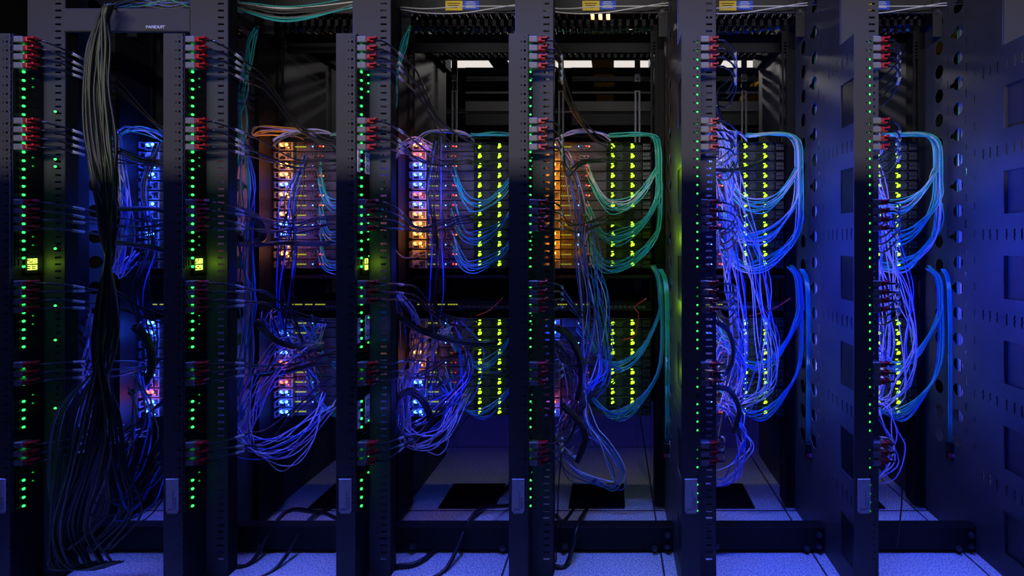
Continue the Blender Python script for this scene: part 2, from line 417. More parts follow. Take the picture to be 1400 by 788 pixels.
for j in range(7): tagm.box(-0.320+0.0005*(j % 3), -0.313, 1.4948, 1.4956, 0.31+0.006*j, 0.3125+0.006*j)
tagm.box(-0.342, -0.322, 1.4948, 1.4956, 0.306, 0.309); tagm.box(-0.325, -0.3235, 1.4948, 1.4956, 0.315, 0.37)
tag_me = tagm.mesh('label_plate')

DISP = {-3: ['2.8', '3.3'], -2: ['5.8', '5.9'], -1: ['1.7', '1.8']}
PLAB = {-3: 'black power strip cut by the picture edge, with four-digit yellow-green readout',
        -2: 'black power strip with tall grey front, next to the grey header bar',
        -1: 'black power strip with grey front, before the sagging pale top cables and orange lamps',
        0: 'black power strip with tall grey front, beside the column of amber lamps',
        1: 'black power strip with dark front, between green lit panel and violet-lit cables',
        2: 'black power strip with dark front, standing before the blue side panel'}
for k in BAYS:
    p = thing('power_strip', PLAB[k], 'power strip', (k*P, 0, 0), 'vertical power strips on the rack posts')
    link('front_cover', cover_me, p); link('housing', house_me, p); link('label_plate', tag_me, p)
    for b_ in range(6):
        o = link('outlet_bank', bank_me[b_], p)
        for i in range(banks[b_][1]):
            z = zoutlet(b_, i)-PITCH*0.5
            lit = not (b_ == 4 and i == 3) and not (b_ == 5 and i == 3)
            if lit and k < 1: link('indicator_light', led_me if k <= -1 else led_low, p, (FX+0.002, 1.533, z))
            elif lit: link('indicator_light', (led_low if k == 1 else led_me) if i > 1 else led_dim, p, (-0.306, 1.5045, z+PITCH*0.05))
        if k == -1:
            for i in range(0, banks[b_][1], 1):
                if (b_, i) in ((0, 2), (0, 3), (0, 4), (0, 5), (2, 1), (2, 2), (2, 3), (2, 4), (2, 6), (3, 4), (3, 7), (4, 7), (5, 2), (5, 4)):
                    link('indicator_light', led_low, p, (FX+0.002, 1.575, zoutlet(b_, i)-0.01))
        else:
            for i in (4, 5): link('indicator_light', led_dim, p, (FX+0.002, 1.557, zoutlet(b_, i)))
    if k == -1:
        for y0, y1 in ((206, 236), (434, 468), (546, 584)):
            for ya, yb in ((1.510, 1.526), (1.556, 1.584)):
                z1, z0 = zpy(y0, 1.53), zpy(y1, 1.53)
                m_ = MB().m(M['tag']).box(FX-0.001, FX+0.003, ya, yb, z0, z1, 0.001).m(M['blackpl'])
                for j in range(2):
                    zc = z0+(z1-z0)*(0.27+0.46*j); yc = (ya+yb)/2; hw = (yb-ya)*0.33
                    m_.cyl((FX+0.0025, yc, zc), (1, 0, 0), hw*1.25, 0.0015, 12).m(M['tag']).cyl((FX+0.003, yc, zc), (1, 0, 0), hw*0.85, 0.0015, 12).m(M['blackpl']).box(FX+0.0045, FX+0.005, yc-hw*0.35, yc-hw*0.15, zc-0.004, zc+0.004).box(FX+0.0045, FX+0.005, yc+hw*0.15, yc+hw*0.35, zc-0.004, zc+0.004)
                m_.obj('socket_plate', None, p)['label'] = 'pale plate with two round sockets'
            point('socket_glow', (FX+0.06, 1.545, (zpy(y0, 1.53)+zpy(y1, 1.53))/2), 0.03, (0.12, 0.15, 1.0), 0.01, p)  # blue light added for the pale plates; the sockets do not glow
    if k in DISP:
        z0 = zpy(354, 1.545)
        s = MB().box(FX, FX+0.004, 1.536, 1.584, z0-0.052, z0+0.012).obj('display', M['blackpl'], p)
        d = digits(DISP[k], 0.0175, FX+0.0045, 1.541, z0).obj('digits', None, s); d['label'] = 'glowing yellow-green digits'
        point('display_glow', (FX+0.022, 1.562, z0-0.02), 0.045, (0.45, 1.0, 0.02), 0.01, p)
# second strip behind the first in the leftmost rack
p2 = thing('power_strip', 'narrow power strip behind the slotted post, with three-line yellow-green readout', 'power strip', (0, 0, 0), 'vertical power strips on the rack posts')
X2 = at(84, 0, 1.66).x
MB().box(X2-0.055, X2, 1.655, 1.75, 0.05, 1.93, 0.002).obj('housing', M['blackpl'], p2)
s = MB().box(X2, X2+0.003, 1.657, 1.70, zpy(375, 1.67), zpy(340, 1.67)).obj('display', M['blackpl'], p2)
d = digits(['1.7', '1.2', '1.5'], 0.0175, X2+0.004, 1.662, zpy(344, 1.66)).obj('digits', None, s); d['label'] = 'glowing yellow-green digits'
point('display_glow', (X2+0.03, 1.66, zpy(356, 1.66)), 0.02, (0.45, 1.0, 0.02), 0.01, p2)
# small status lights screwed to the leftmost post
for y in (153, 218, 228, 340, 418, 465, 558, 635):
    q = at(77, y, 1.588)
    o = MB().m(M['blackpl']).box(q.x-0.006, q.x+0.006, 1.586, 1.591, q.z-0.004, q.z+0.004).m(M['L_green']).ball((q.x, 1.585, q.z), 0.0042, 0.003, 0.0038).obj('status_light')
    n_ = {153: 'highest', 218: 'second', 228: 'third', 340: 'fourth', 418: 'fifth', 465: 'sixth', 558: 'seventh', 635: 'lowest'}[y]
    tag(o, f'small green status light on the slotted post by the dark bundle, {n_} of eight', 'light', 'green status lights on the slotted post')

# ---------------------------------------------------------------- rack switches
rows_top = [199.5+13.4*i for i in range(-0, 13)]
rows_bot = [441+13.45*i for i in range(10)]
YF = 1.95
def zrow(y): return zpy(y, YF)
def mk(fn, name, material=None, smooth=False):
    m_ = MB(); fn(m_); return m_.mesh(name, material, smooth)
def f_house(m_):
    m_.m(M['chassis_dark']).box(-0.307, 0.172, YF+0.012, 2.40, -0.0205, 0.0205)
    m_.m(M['chassis']).box(-0.235, -0.03, YF+0.006, YF+0.012, -0.0195, 0.0195)
    m_.m(M['chassis']).box(-0.307, 0.172, YF+0.004, YF+0.012, 0.0185, 0.0205)
    m_.m(M['chassis_dark']).box(-0.03, 0.172, YF+0.006, YF+0.012, -0.0195, 0.0185)
    m_.m(M['steel'])
    for x in (-0.228, -0.17, -0.13, -0.095): m_.cyl((x, YF+0.006, -0.012), (0, -1, 0), 0.003, 0.003, 8)
    m_.m(M['chassis'])
    for i in range(7): m_.box(-0.228+0.012*i, -0.220+0.012*i, YF+0.002, YF+0.006, 0.006, 0.016)
house_sw = mk(f_house, 'housing')
def f_psu(m_):
    m_.m(M['psu']).box(-0.305, -0.238, YF-0.012, YF+0.012, -0.0185, 0.018, 0.002)
    m_.m(M['chassis_dark'])
    for i in range(4): m_.box(-0.262+0.005*i, -0.2595+0.005*i, YF-0.0135, YF-0.0115, -0.014, 0.014)
    m_.m(M['chassis']).box(-0.303, -0.297, YF-0.034, YF-0.012, -0.014, -0.010).box(-0.303, -0.297, YF-0.034, YF-0.012, 0.010, 0.014).box(-0.303, -0.297, YF-0.038, YF-0.033, -0.014, 0.014)
    m_.m(M['blackpl']).box(-0.292, -0.270, YF-0.016, YF-0.012, -0.015, -0.004)
psu_me = mk(f_psu, 'power_supply')
def f_fan(m_):
    for cx in (0.028,):
        m_.m(M['chassis']); n = 14
        for (r0, r1) in ((0.0150, 0.0170), (0.008, 0.0095)):
            v = []; f = []
            for i in range(n):
                a = 2*math.pi*i/n
                for rr in (r0, r1): v.append((cx+rr*math.cos(a), YF+0.001, rr*math.sin(a)))
                for rr in (r0, r1): v.append((cx+rr*math.cos(a), YF+0.006, rr*math.sin(a)))
            for i in range(n):
                a, b_ = 4*i, 4*((i+1) % n); f += [(a, a+1, b_+1, b_), (a+1, a+3, b_+3, b_+1), (a, b_, b_+2, a+2)]
            m_.add(v, f)
        for i in range(4):
            a = math.pi*i/4; c_, s_ = math.cos(a), math.sin(a); t_ = 0.0008; L = 0.016
            m_.add([(cx-c_*L-s_*t_, YF+0.002, -s_*L+c_*t_), (cx+c_*L-s_*t_, YF+0.002, s_*L+c_*t_), (cx+c_*L+s_*t_, YF+0.002, s_*L-c_*t_), (cx-c_*L+s_*t_, YF+0.002, -s_*L-c_*t_)], [(3, 2, 1, 0)])
fan_me = mk(f_fan, 'fan_grille')
def f_ports(m_):
    m_.m(M['chassis_dark']).box(0.134, 0.170, YF-0.004, YF+0.008, -0.018, 0.018)
    for i in range(3):
        for j in range(2):
            m_.m(M['steel']).box(0.136+0.0115*i, 0.145+0.0115*i, YF-0.010, YF-0.004, -0.015+0.017*j, -0.004+0.017*j)
            m_.m(M['blackpl']).box(0.138+0.0115*i, 0.1435+0.0115*i, YF-0.0108, YF-0.0098, -0.013+0.017*j, -0.006+0.017*j)
def f_latch(m_):
    m_.m(M['steel'])
    for i in range(2): m_.box(-0.150+0.022*i, -0.134+0.022*i, YF-0.006, YF+0.006, -0.012, 0.004)
    m_.m(M['blackpl'])
    for i in range(2): m_.box(-0.147+0.022*i, -0.137+0.022*i, YF-0.0068, YF-0.0058, -0.010, 0.001)
ports_me = mk(f_ports, 'port_block'); latch_me = mk(f_latch, 'retaining_latch')
power_l = {}
for c in ('orange', 'blue', 'redorange', 'off'):
    m_ = MB().ball((-0.262, YF-0.017, 0.006), 0.0062, 0.004, 0.0062, 10, 6)
    power_l[c] = m_.mesh('power_light', M['L_'+c], True)
    m_ = MB().ball((-0.262, YF-0.017, 0.006), 0.0062, 0.004, 0.0062, 10, 6)
    m_.ball((-0.290, YF-0.014, 0.006), 0.0045, 0.004, 0.0045); m_.box(-0.290, -0.280, YF-0.0135, YF-0.0125, -0.002, 0.001)
    m_.ball((-0.256, YF-0.014, -0.008), 0.0025, 0.002, 0.0025)
    power_l[c+'2'] = m_.mesh('power_light', M['L_'+c], True)
m_ = MB()
for i in range(6): m_.box(-0.235+0.0082*i, -0.2305+0.0082*i, YF, YF+0.005, -0.0025, 0.0015)
status_me = m_.mesh('status_light_row', M['L_yellow'])
m_ = MB(); m_.m(M['L_red']).ball((-0.119, YF-0.004, 0.0), 0.0055, 0.004, 0.0048); m_.m(M['L_pink']).ball((-0.107, YF-0.003, 0.0), 0.0032, 0.003, 0.0032)
fault_a = m_.mesh('alert_light', None, True)
m_ = MB(); m_.m(M['L_red']).ball((-0.122, YF-0.004, 0.0), 0.003, 0.003, 0.003); m_.ball((-0.110, YF-0.003, 0.0), 0.002, 0.002, 0.002); m_.m(M['L_yellow']).ball((-0.130, YF-0.003, 0.0), 0.002, 0.002, 0.002)
fault_b = m_.mesh('alert_light', None, True)
link_l = []
for s_ in range(3):
    m_ = MB().ball((0, YF-0.004, 0), 0.0085-0.0010*s_, 0.005, 0.0072-0.0012*s_, 8, 5)
    m_.ball((-0.005, YF-0.002, -0.006), 0.0045, 0.003, 0.0030); 
    m_.box(-0.008, 0.002, YF+0.0045, YF+0.006, 0.010, 0.014)
    link_l.append(m_.mesh('link_light', M['L_lime'], True))
blue_s = MB().ball((-0.155, YF-0.004, 0.0), 0.0045, 0.003, 0.0045).mesh('uplink_light', M['L_blue'], True)
blue_t = MB().ball((-0.155, YF-0.002, 0.0), 0.0022, 0.002, 0.0022).mesh('uplink_light', M['L_blue'], True)

def near(y, rows): return min(range(len(rows)), key=lambda i: abs(rows[i]-y))
top_cols = {-3: {206: 'blue', 233: 'blue', 246: 'blue', 287: 'blue', 327: 'blue'},
            -2: {206: 'orange', 233: 'orange', 247: 'orange', 260: 'blue', 275: 'orange', 300: 'orange', 312: 'blue', 327: 'blue', 341: 'orange', 354: 'orange'},
            -1: {206: 'orange', 220: 'redorange', 233: 'blue', 246: 'blue', 260: 'blue', 274: 'redorange', 287: 'blue', 300: 'orange', 314: 'orange', 327: 'orange', 341: 'orange'},
            0: {206: 'orange', 233: 'orange', 246: 'orange', 260: 'orange', 287: 'orange', 327: 'orange', 340: 'orange', 354: 'orange'},
            1: {206: 'blue', 233: 'blue', 260: 'blue', 300: 'blue', 327: 'blue'},
            2: {206: 'blue', 246: 'blue', 300: 'blue', 341: 'blue'}}
bot_cols = {-3: {447: 'blue', 461: 'blue', 514: 'blue', 542: 'redorange', 555: 'blue', 568: 'blue'},
            -2: {461: 'blue', 488: 'blue', 502: 'redorange', 529: 'redorange', 542: 'blue', 555: 'blue', 568: 'blue'},
            -1: {488: 'orange', 501: 'orange', 528: 'blue', 555: 'blue', 568: 'blue'},
            0: {447: 'blue', 461: 'blue', 555: 'redorange', 568: 'blue'},
            1: {461: 'blue', 502: 'blue', 542: 'blue'}, 2: {461: 'blue', 515: 'blue', 555: 'blue'}}
cname = {'orange': 'bright orange', 'blue': 'bright blue', 'redorange': 'red-orange', 'off': 'unlit'}
LC = {'orange': (1.0, 0.27, 0.01), 'blue': (0.02, 0.07, 1.0), 'redorange': (1.0, 0.12, 0.10)}
no_green = {(0, 0): (7,), (0, 1): (4, 9)}
for k in BAYS:
    for blk, (rows, cols, word) in enumerate(((rows_top, top_cols[k], 'upper'), (rows_bot, bot_cols[k], 'lower'))):
        cc = {}
        for y, c in cols.items(): cc[near(y-6.5, rows)] = c
        for i, y in enumerate(rows):
            c = cc.get(i, 'off')
            s = thing('rack_switch', f'{ORD[i]} switch of the {word} stack, {cname[c]} lamp, in {BAY[k]}', 'switch',
                      (k*P, 0, zrow(y+1)), f'stacked flat switches in the racks')
            link('housing', house_sw, s)
            u = link('power_supply', psu_me, s)
            l = link('power_light', power_l[c+('2' if k < 0 and c != 'off' else '')], u)
            if c != 'off': l['label'] = f'{cname[c]} lamp'
            link('fan_grille', fan_me, s); link('fan_grille', fan_me, s, (0.084, 0, 0)); link('retaining_latch', latch_me, s); link('port_block', ports_me, s)
            if (k in (-2, -1) or (k == 0 and blk == 0)) and not (blk == 0 and i in (1,)): link('status_light_row', status_me, s)
            o = link('alert_light', fault_a if (blk == 0 and i not in (1, 7, 10)) or (k == 1 and i in (0, 6, 9)) else fault_b, s)
            if k == 0 and blk == 0 and i in (9, 10): link('uplink_light', blue_s, s)
            elif k in (-2, 0, 1, -1) and i % 2 == 0: link('uplink_light', blue_t, s)
            if i not in no_green.get((k, blk), ()):
                link('link_light', link_l[(i+k) % 3], s, (0.0, 0, 0)); link('link_light', link_l[(i*2+k) % 2], s, (0.089, 0, 0))
            if c != 'off':
                pw = {'orange': 0.20, 'blue': 0.30, 'redorange': 0.12}[c]
                if k in (1, 2): pw *= 1.6
                if k == -3: pw *= 2.2
                point('lamp_glow', (-0.262 if k < 1 else -0.22, YF-0.060, 0.004), pw, LC[c], 0.01, s)
    # thin switch with a row of yellow lights, and the chassis shelf edges
    s = thing('rack_switch', f'thin switch with tiny yellow lights between the stacks of {BAY[k]}', 'switch', (k*P, 0, zpy(419, YF)), 'thin switches with yellow lights')
    MB().m(M['chassis_dark']).box(-0.307, 0.172, YF+0.006, 2.3, -0.018, 0.018).m(M['steel']).box(-0.307, 0.172, YF+0.003, YF+0.006, -0.018, -0.0165).obj('housing', None, s)
    m_ = MB()
    for j in range(16):
        if j in (2, 7, 11): continue
        m_.box(-0.285+0.0115*j, -0.277+0.0115*j, YF+0.002, YF+0.0062, 0.006, 0.0095)
    m_.obj('status_light_row', M['L_yellow'], s)
    m_ = MB().m(M['steel'])
    for j in range(12): m_.box(-0.10+0.021*j, -0.084+0.021*j, YF+0.001, YF+0.007, -0.010, 0.002)
    m_.obj('port_block', None, s)
    sh = MB().box(-0.31, 0.175, YF+0.004, 2.42, zpy(376, YF), zpy(372, YF)); sh.box(-0.31, 0.175, YF+0.004, YF+0.008, zpy(381, YF), zpy(372, YF))
    tag(sh.obj('equipment_shelf', M['black']), f'thin black shelf under the upper stack of {BAY[k]}', 'shelf', 'black shelves between the switch stacks'); C.objects[-1].location = (k*P, 0, 0)
    # green glow lamps of the link-light columns
    for y in (215, 262, 310, 350, 455, 495, 540):
        point('link_glow', (k*P+0.045, YF-0.06, zrow(y)), 0.04, (0.35, 1.0, 0.02), 0.02)

for k in (1, 2):
    for z, pw in ((0.66, 1.7), (0.95, 3.6), (1.2, 3.6), (1.45, 3.6)):
        point('rack_glow', (k*P+0.02, 1.56, z), pw*0.85, (0.0, 0.035, 1.0), 0.03)  # blue fill added to light the side panels, no lamp hangs here
for k in (1, 2):
    for z in (0.62, 0.85, 1.1, 1.35, 1.58): point('lamp_glow', (k*P-0.20, 1.84, z), 0.30, (0.80, 0.58, 1.0), 0.02)  # pale fill added to whiten the cables by the post
for k, zs in ((-3, ((0.62, 0.5), (1.1, 0.4), (1.4, 0.5))), (-2, ((0.62, 0.5), (1.1, 0.7), (1.4, 0.8))), (-1, ((0.62, 0.9), (1.15, 1.0), (1.45, 1.1))), (0, ((0.66, 0.5),))):
    for z, pw in zs:
        point('rack_glow', (k*P-0.08, 1.76, z), pw*0.9, (0.04, 0.04, 1.0), 0.03)  # blue fill added in front of the switch faces
for z in (1.18, 1.32, 1.45, 1.6): point('lamp_glow', (-0.205, 1.87, z), 0.10, (1.0, 0.33, 0.0), 0.02)  # amber fill added to spread the orange lamps' glow
for z, pw in ((0.75, 0.2), (1.0, 0.3), (1.25, 0.35), (1.5, 0.3)): point('rack_glow', (0.185, 1.60, z), pw, (0.4, 0.9, 0.0), 0.03)  # green fill added to tint the neighbouring side panel
# blanking panels and empty-rack gear at the far face of each rack
for k in BAYS:
    spec = [(93, 101, 'blank'), (105, 112, 'blank'), (119, 129, 'blank'), (139, 153, 'blank'), (156, 172, 'black')]
    for j, (y0, y1, mm) in enumerate(spec):
        z1, z0 = zpy(y0, 2.45), zpy(y1, 2.45)
        b_ = MB().box(-0.235, 0.225, 2.44, 2.447, z0, z1, 0.002).box(-0.225, 0.215, 2.447, 2.458, z0, z0+0.004).box(-0.225, 0.215, 2.447, 2.458, z1-0.004, z1)
        for x in (-0.226, 0.216): b_.cyl((x, 2.44, (z0+z1)/2), (0, -1, 0), 0.004, 0.003, 8)
        o = b_.obj('blanking_panel', M[mm]); o.location = (k*P, 0, 0)
        tag(o, f'{ORD[j]} dark blanking strip behind the switches of {BAY[k]}', 'panel', 'blanking strips behind the switches')

# ---------------------------------------------------------------- power cords with red locking plugs
pl = MB().box(0.000, 0.030, -0.013, 0.013, -0.0115, 0.0095, 0.002).box(0.030, 0.036, -0.009, 0.009, -0.008, 0.007, 0.002)
plug_me = pl.mesh('plug', M['plug'])
lv = MB().box(0.033, 0.044, -0.0115, 0.0115, -0.0085, 0.0085, 0.002).box(0.044, 0.062, -0.010, 0.010, 0.003, 0.0075, 0.001).box(0.044, 0.056, -0.010, 0.010, -0.0085, -0.0045, 0.001)
lv.box(0.058, 0.064, -0.010, 0.010, 0.004, 0.011, 0.001)
lever_me = lv.mesh('lock_collar', M['red'])
rl = MB()
for i in range(6): rl.cyl((0.044+i*0.006, 0, -0.001), (1, 0, 0), 0.0055-0.0004*i, 0.004, 8)
rl.cyl((0.04, 0, -0.001), (1, 0, 0), 0.0035, 0.045, 8)
relief_me = rl.mesh('strain_relief', M['blackpl'])
clusters = [(0, 0, 4, 'top'), (1, 0, 4, 'second'), (2, 0, 4, 'third'), (3, 0, 4, 'fourth'), (4, 0, 3, 'fifth'), (5, 0, 3, 'lowest')]
dest = {0: 196, 1: 222, 2: 300, 3: 440, 4: 480, 5: 520}
SN = {-3: 'leftmost', -2: 'second', -1: 'third', 0: 'fourth', 1: 'fifth', 2: 'rightmost'}
for k in BAYS:
    for (b_, i0, n, word) in clusters:
        for i in range(n):
            if k == -1 and b_ == 3 and i == 3: continue
            z = zoutlet(b_, i0+i)
            pos = 'top' if i == 0 else ('bottom' if i == n-1 else ('second' if i == 1 else 'third'))
            c = thing('power_cable', f'{pos} red-collared plug cord, {word} cluster, strip of {BAY[k]}', 'power cord',
                      (k*P+FX+0.001, 1.519, z), 'power cords with red locking collars')
            link('plug', plug_me, c); link('lock_collar', lever_me, c); link('strain_relief', relief_me, c)
            zt = zpy(dest[b_]+R.uniform(-7, 7), 1.88)-z
            zb = (zoutlet(b_, 2)-z)*0.45+R.uniform(-0.012, 0.012)
            dp = R.uniform(-0.01, 0.01)
            if k == 0 and b_ < 2: dp -= 0.03
            pts = [(0.082, 0, -0.001), (0.10, 0.045, zb*0.2-0.004), (0.105, 0.12, zb*0.5-0.015+dp), (0.115, 0.20, zb-0.03+dp*2),
                   (0.16, 0.285, (zb+zt)/2-0.035), (0.21+R.uniform(0, .04), 0.335, zt*0.9-0.01), (0.27+R.uniform(0, .03), 0.35, zt), (0.30+R.uniform(-.05, .05), 0.41, zt+R.uniform(-.02, .02))]
            if k >= 1 and b_ in (0, 1, 2, 3):
                pts = [(0.082, 0, -0.001), (0.125, 0.035, -0.01), (0.155, 0.09, -0.04), (0.14, 0.16, -0.085+R.uniform(-.01, .01)), (0.12, 0.26, zb-0.08), (0.20, 0.33, zt), (0.26, 0.39, zt)]
            MB().tube(pts, 0.0036, 6, 4).obj('cord', M['blackc'], c, True)
            S = spline(pts, 8)
            j = 11; a, e = S[j], S[j+6]; dv = (e-a).normalized()
            if k != -3 or True:
                MB().cyl(a, dv, 0.0052, 0.034, 8).obj('sleeve', M['sleeve'], c, True)['label'] = 'silver-grey marker sleeve'

# ---------------------------------------------------------------- patch cables
CNAME = {'teal': 'teal', 'teal2': 'dark teal', 'pale': 'pale blue', 'blue': 'blue', 'violet': 'violet', 'grayc': 'grey', 'darkc': 'dark grey', 'blackc': 'black',
         'olive': 'olive', 'redc': 'red', 'white': 'whitish', 'duct': 'amber'}
SPECS = []
def cable(name, pts, r, m_, label, cat, group, sides=5, sub=4):
    pts = [Vector(p_) for p_ in pts]; L = 0.0
    for a_, b_ in zip(pts, pts[1:]):
        m2 = (a_+b_)/2; X_ = VX+m2.x/m2.y*F
        if 0 < X_ < 1400: L += (b_-a_).length/m2.y*r*1000
    if name == 'floor_cable' or m_ == 'redc': L += 1000
    if 'round holes' in label and 'teal' not in label: L *= 0.4
    label = label.replace('COL', CNAME[m_])
    if len(label.replace('-', ' ').split()) > 16: print('LONG', label)
    SPECS.append((L, name, pts, r, m_, label, cat, group, sides, sub))
def build_cables(keep):
    S_ = sorted(range(len(SPECS)), key=lambda i: -SPECS[i][0]); kept = set(S_[:keep]); rest = MB()
    for i, (L, name, pts, r, m_, label, cat, group, sides, sub) in enumerate(SPECS):
        if i in kept: tag(MB().tube(pts, r, sides, sub).obj(name, M[m_], None, True), label, cat, group)
        else: rest.m(M[m_]).tube(pts, r, sides, sub)
    o = rest.obj('patch_cable', None, None, True); o['kind'] = 'stuff'
    o['label'] = 'the many smaller teal, blue and violet-lit patch cables tangled before the switches'; o['category'] = 'cable'
XB = 0.200   # right bundle, local x
for k in (-2, -1, 0, 1, 2):
    g = f'teal loops of {BAY[k]}'
    cnt = {-2: 6, -1: 6, 0: 11, 1: 11, 2: 11}[k]
    for fi, (ys, yl, word) in enumerate(((228, 286, 'upper'), (285, 328, 'middle'), (325, 368, 'lowest'))):
        for j in range(cnt):
            a = j/cnt
            st = at(803+R.uniform(-3, 3), ys+a*32-10, YF-0.02)
            lo = at(847+R.uniform(-8, 8), yl-12+a*20+R.uniform(-2, 2), YF-0.09-R.uniform(0, .03))
            m1 = at(822+R.uniform(-3, 3), (ys+a*30+yl)/2+8+R.uniform(-3, 3), YF-0.07)
            m2 = at(876+R.uniform(-3, 3), yl-26+a*12, YF-0.10)
            bx = XB+R.uniform(-0.017, 0.010); by = YF-0.085-R.uniform(0, 0.035)
            up = Vector((bx, by, zpy(230+R.uniform(-20, 20), by)))
            pts = [st, m1, lo, m2, Vector((bx-0.006, by, zpy(yl-55, by))), up, Vector((bx-0.004, by, zpy(200, by))), Vector((bx-0.022, by+0.02, zpy(185+R.uniform(-2, 2), by))),
                   Vector((0.10, by+0.03, zpy(181+R.uniform(-3, 3), by))), Vector((-0.01+R.uniform(-.02, .02), by+0.04, zpy(183+R.uniform(-4, 2), by)))]
            if j % 3 == 2 and fi > 0: pts = pts[:4]+[Vector((bx, by, zpy(yl-60, by))), Vector((bx, by, zpy(yl-90, by)))]
            pts = [q+Vector((k*P, 0, 0)) for q in pts]
            cable('patch_cable', pts, 0.0023, R.choice(['teal', 'teal', 'teal2', 'pale'] if k >= 0 else ['teal', 'teal2']),
                  f'COL cable in the {word} droop, upper stack of {BAY[k]}', 'cable', g)
    # lower block: droops into the narrow drop beside it
    for fi, (ys, yl, word) in enumerate(((430, 505, 'upper'), (500, 572, 'lower'))):
        for j in range(cnt-1):
            a = j/cnt; bx = XB+0.008+R.uniform(-0.012, 0.010); by = YF-0.08-R.uniform(0, .03)
            pts = [at(790+R.uniform(-12, 12), ys+a*30, YF-0.03), at(815+R.uniform(-4, 4), (ys+yl)/2+15, YF-0.07), at(845+R.uniform(-8, 8), yl-10+a*18, YF-0.09), at(878, yl-32+a*14, YF-0.09),
                   Vector((bx-0.004, by, zpy(yl-75, by))), Vector((bx, by, zpy(410, by))), Vector((bx-0.01, by, zpy(380, by))), Vector((bx-0.03, by+0.03, zpy(366+R.uniform(-3, 3), by)))]
            pts = [q+Vector((k*P, 0, 0)) for q in pts]
            cable('patch_cable', pts, 0.0022, R.choice(['teal2', 'blue', 'teal2', 'teal']), f'COL cable in the {word} droop, lower stack of {BAY[k]}', 'cable', g+', lower')
    # straight drop ending in small plugs
    for j in range(5):
        bx = XB+0.022+j*0.004; by = YF-0.12
        pts = [Vector((bx-0.03, by, zpy(368, by))), Vector((bx-0.008, by, zpy(384, by))), Vector((bx, by, zpy(430, by))), Vector((bx+R.uniform(-.003, .003), by, zpy(520, by))), Vector((bx, by, zpy(605, by)))]
        pts = [q+Vector((k*P, 0, 0)) for q in pts]
        cable('patch_cable', pts, 0.0021, 'teal', f'straight teal drop cable beside the lower stack of {BAY[k]}', 'cable', f'straight teal drop of {BAY[k]}', 5, 3)
    e = thing('cable_connector', f'small plug cluster ending the teal drop of {BAY[k]}', 'connector', (k*P+XB+0.03, YF-0.12, zpy(620, YF-0.12)))
    MB().box(-0.014, 0.014, -0.01, 0.01, -0.02, 0.045, 0.003).obj('boot', M['blackpl'], e)
    MB().m(M['red']).box(-0.012, -0.004, -0.014, -0.006, -0.012, 0.002).m(M['bluelab']).box(-0.002, 0.004, -0.014, -0.006, -0.012, 0.002).m(M['duct']).box(0.006, 0.011, -0.014, -0.006, -0.012, 0.002).obj('plug_tips', None, e)
    # top cables over the shelf left of the bundle, dark and coloured
    for j in range(5):
        pts = [at(760, 196+R.uniform(-8, 8), 1.83), at(775, 184+R.uniform(-4, 3), 1.85), at(800, 179+R.uniform(-3, 3), 1.87), at(822, 181+R.uniform(-3, 3), 1.88), at(835, 188+R.uniform(-3, 6), 1.90)]
        pts = [q+Vector((k*P, 0, 0)) for q in pts]
        cable('patch_cable', pts, 0.0025, R.choice(['violet', 'grayc', 'pale', 'blue']), f'COL cable arching over the upper stack of {BAY[k]}', 'cable', f'top arches of {BAY[k]}')

def fan(k, n, m_, r, ctrl, jit, label, group, dx=0.0, ends=0.4):
    """n cables along the same way, each straying by jit (px) at every point"""
    for j in range(n):
        ox_, oy_ = R.uniform(-1, 1), R.uniform(-1, 1); pts = []
        for q, (px, py, Z) in enumerate(ctrl):
            s_ = ends if q in (0,) else 1.0
            pts.append(at(px+(ox_*0.6+R.uniform(-.8, .8))*jit*s_, py+(oy_*0.6+R.uniform(-.8, .8))*jit*s_*0.8, Z+(ox_*0.02))+Vector((dx, 0, 0)))
        cable('patch_cable', pts, r, R.choice(m_) if isinstance(m_, list) else m_, label, 'cable', group)
PV = ['pale', 'violet', 'blue', 'pale']
# fifth rack: violet spill on the left
for k, sh in ((1, 0.0), (2, 0.6)):
    bn = BAY[k]; n = 1.0 if k == 1 else 0.75
    fan(k, int(13*n), PV, 0.0022, [(984, 190, 1.80), (992, 235, 1.78), (1006, 290, 1.80), (1024, 345, 1.83), (1040, 400, 1.84), (1050, 470, 1.84), (1040, 530, 1.86), (1015, 560, 1.90)], 16,
        f'COL cable slanting down across the switch edge of {bn}', f'long violet spill of {bn}', sh)
    fan(k, int(12*n), PV, 0.0022, [(975, 215, 1.78), (985, 260, 1.74), (996, 330, 1.74), (1003, 400, 1.74), (1012, 470, 1.76), (1003, 540, 1.80), (985, 575, 1.85)], 13,
        f'COL cable hanging close by the post of {bn}', f'inner violet spill of {bn}', sh)
    fan(k, int(9*n), PV, 0.0024, [(980, 560, 1.86), (1000, 555, 1.76), (1015, 585, 1.72), (1016, 620, 1.70), (1003, 646, 1.68), (984, 660, 1.70), (968, 655, 1.76)], 14,
        f'COL cable looping low beside the post of {bn}', f'low violet loops of {bn}', sh)
    fan(k, int(9*n), PV, 0.0022, [(976, 170, 1.80), (988, 178, 1.74), (1000, 200, 1.76), (996, 222, 1.80), (982, 228, 1.84)], 9,
        f'COL cable curled by the topmost lamps of {bn}', f'top violet curls of {bn}', sh)
    fan(k, int(9*n), PV, 0.0022, [(976, 500, 1.80), (992, 470, 1.76), (1010, 500, 1.74), (1006, 540, 1.76), (985, 548, 1.82)], 12,
        f'COL cable curled halfway down the post of {bn}', f'middle violet curls of {bn}', sh)
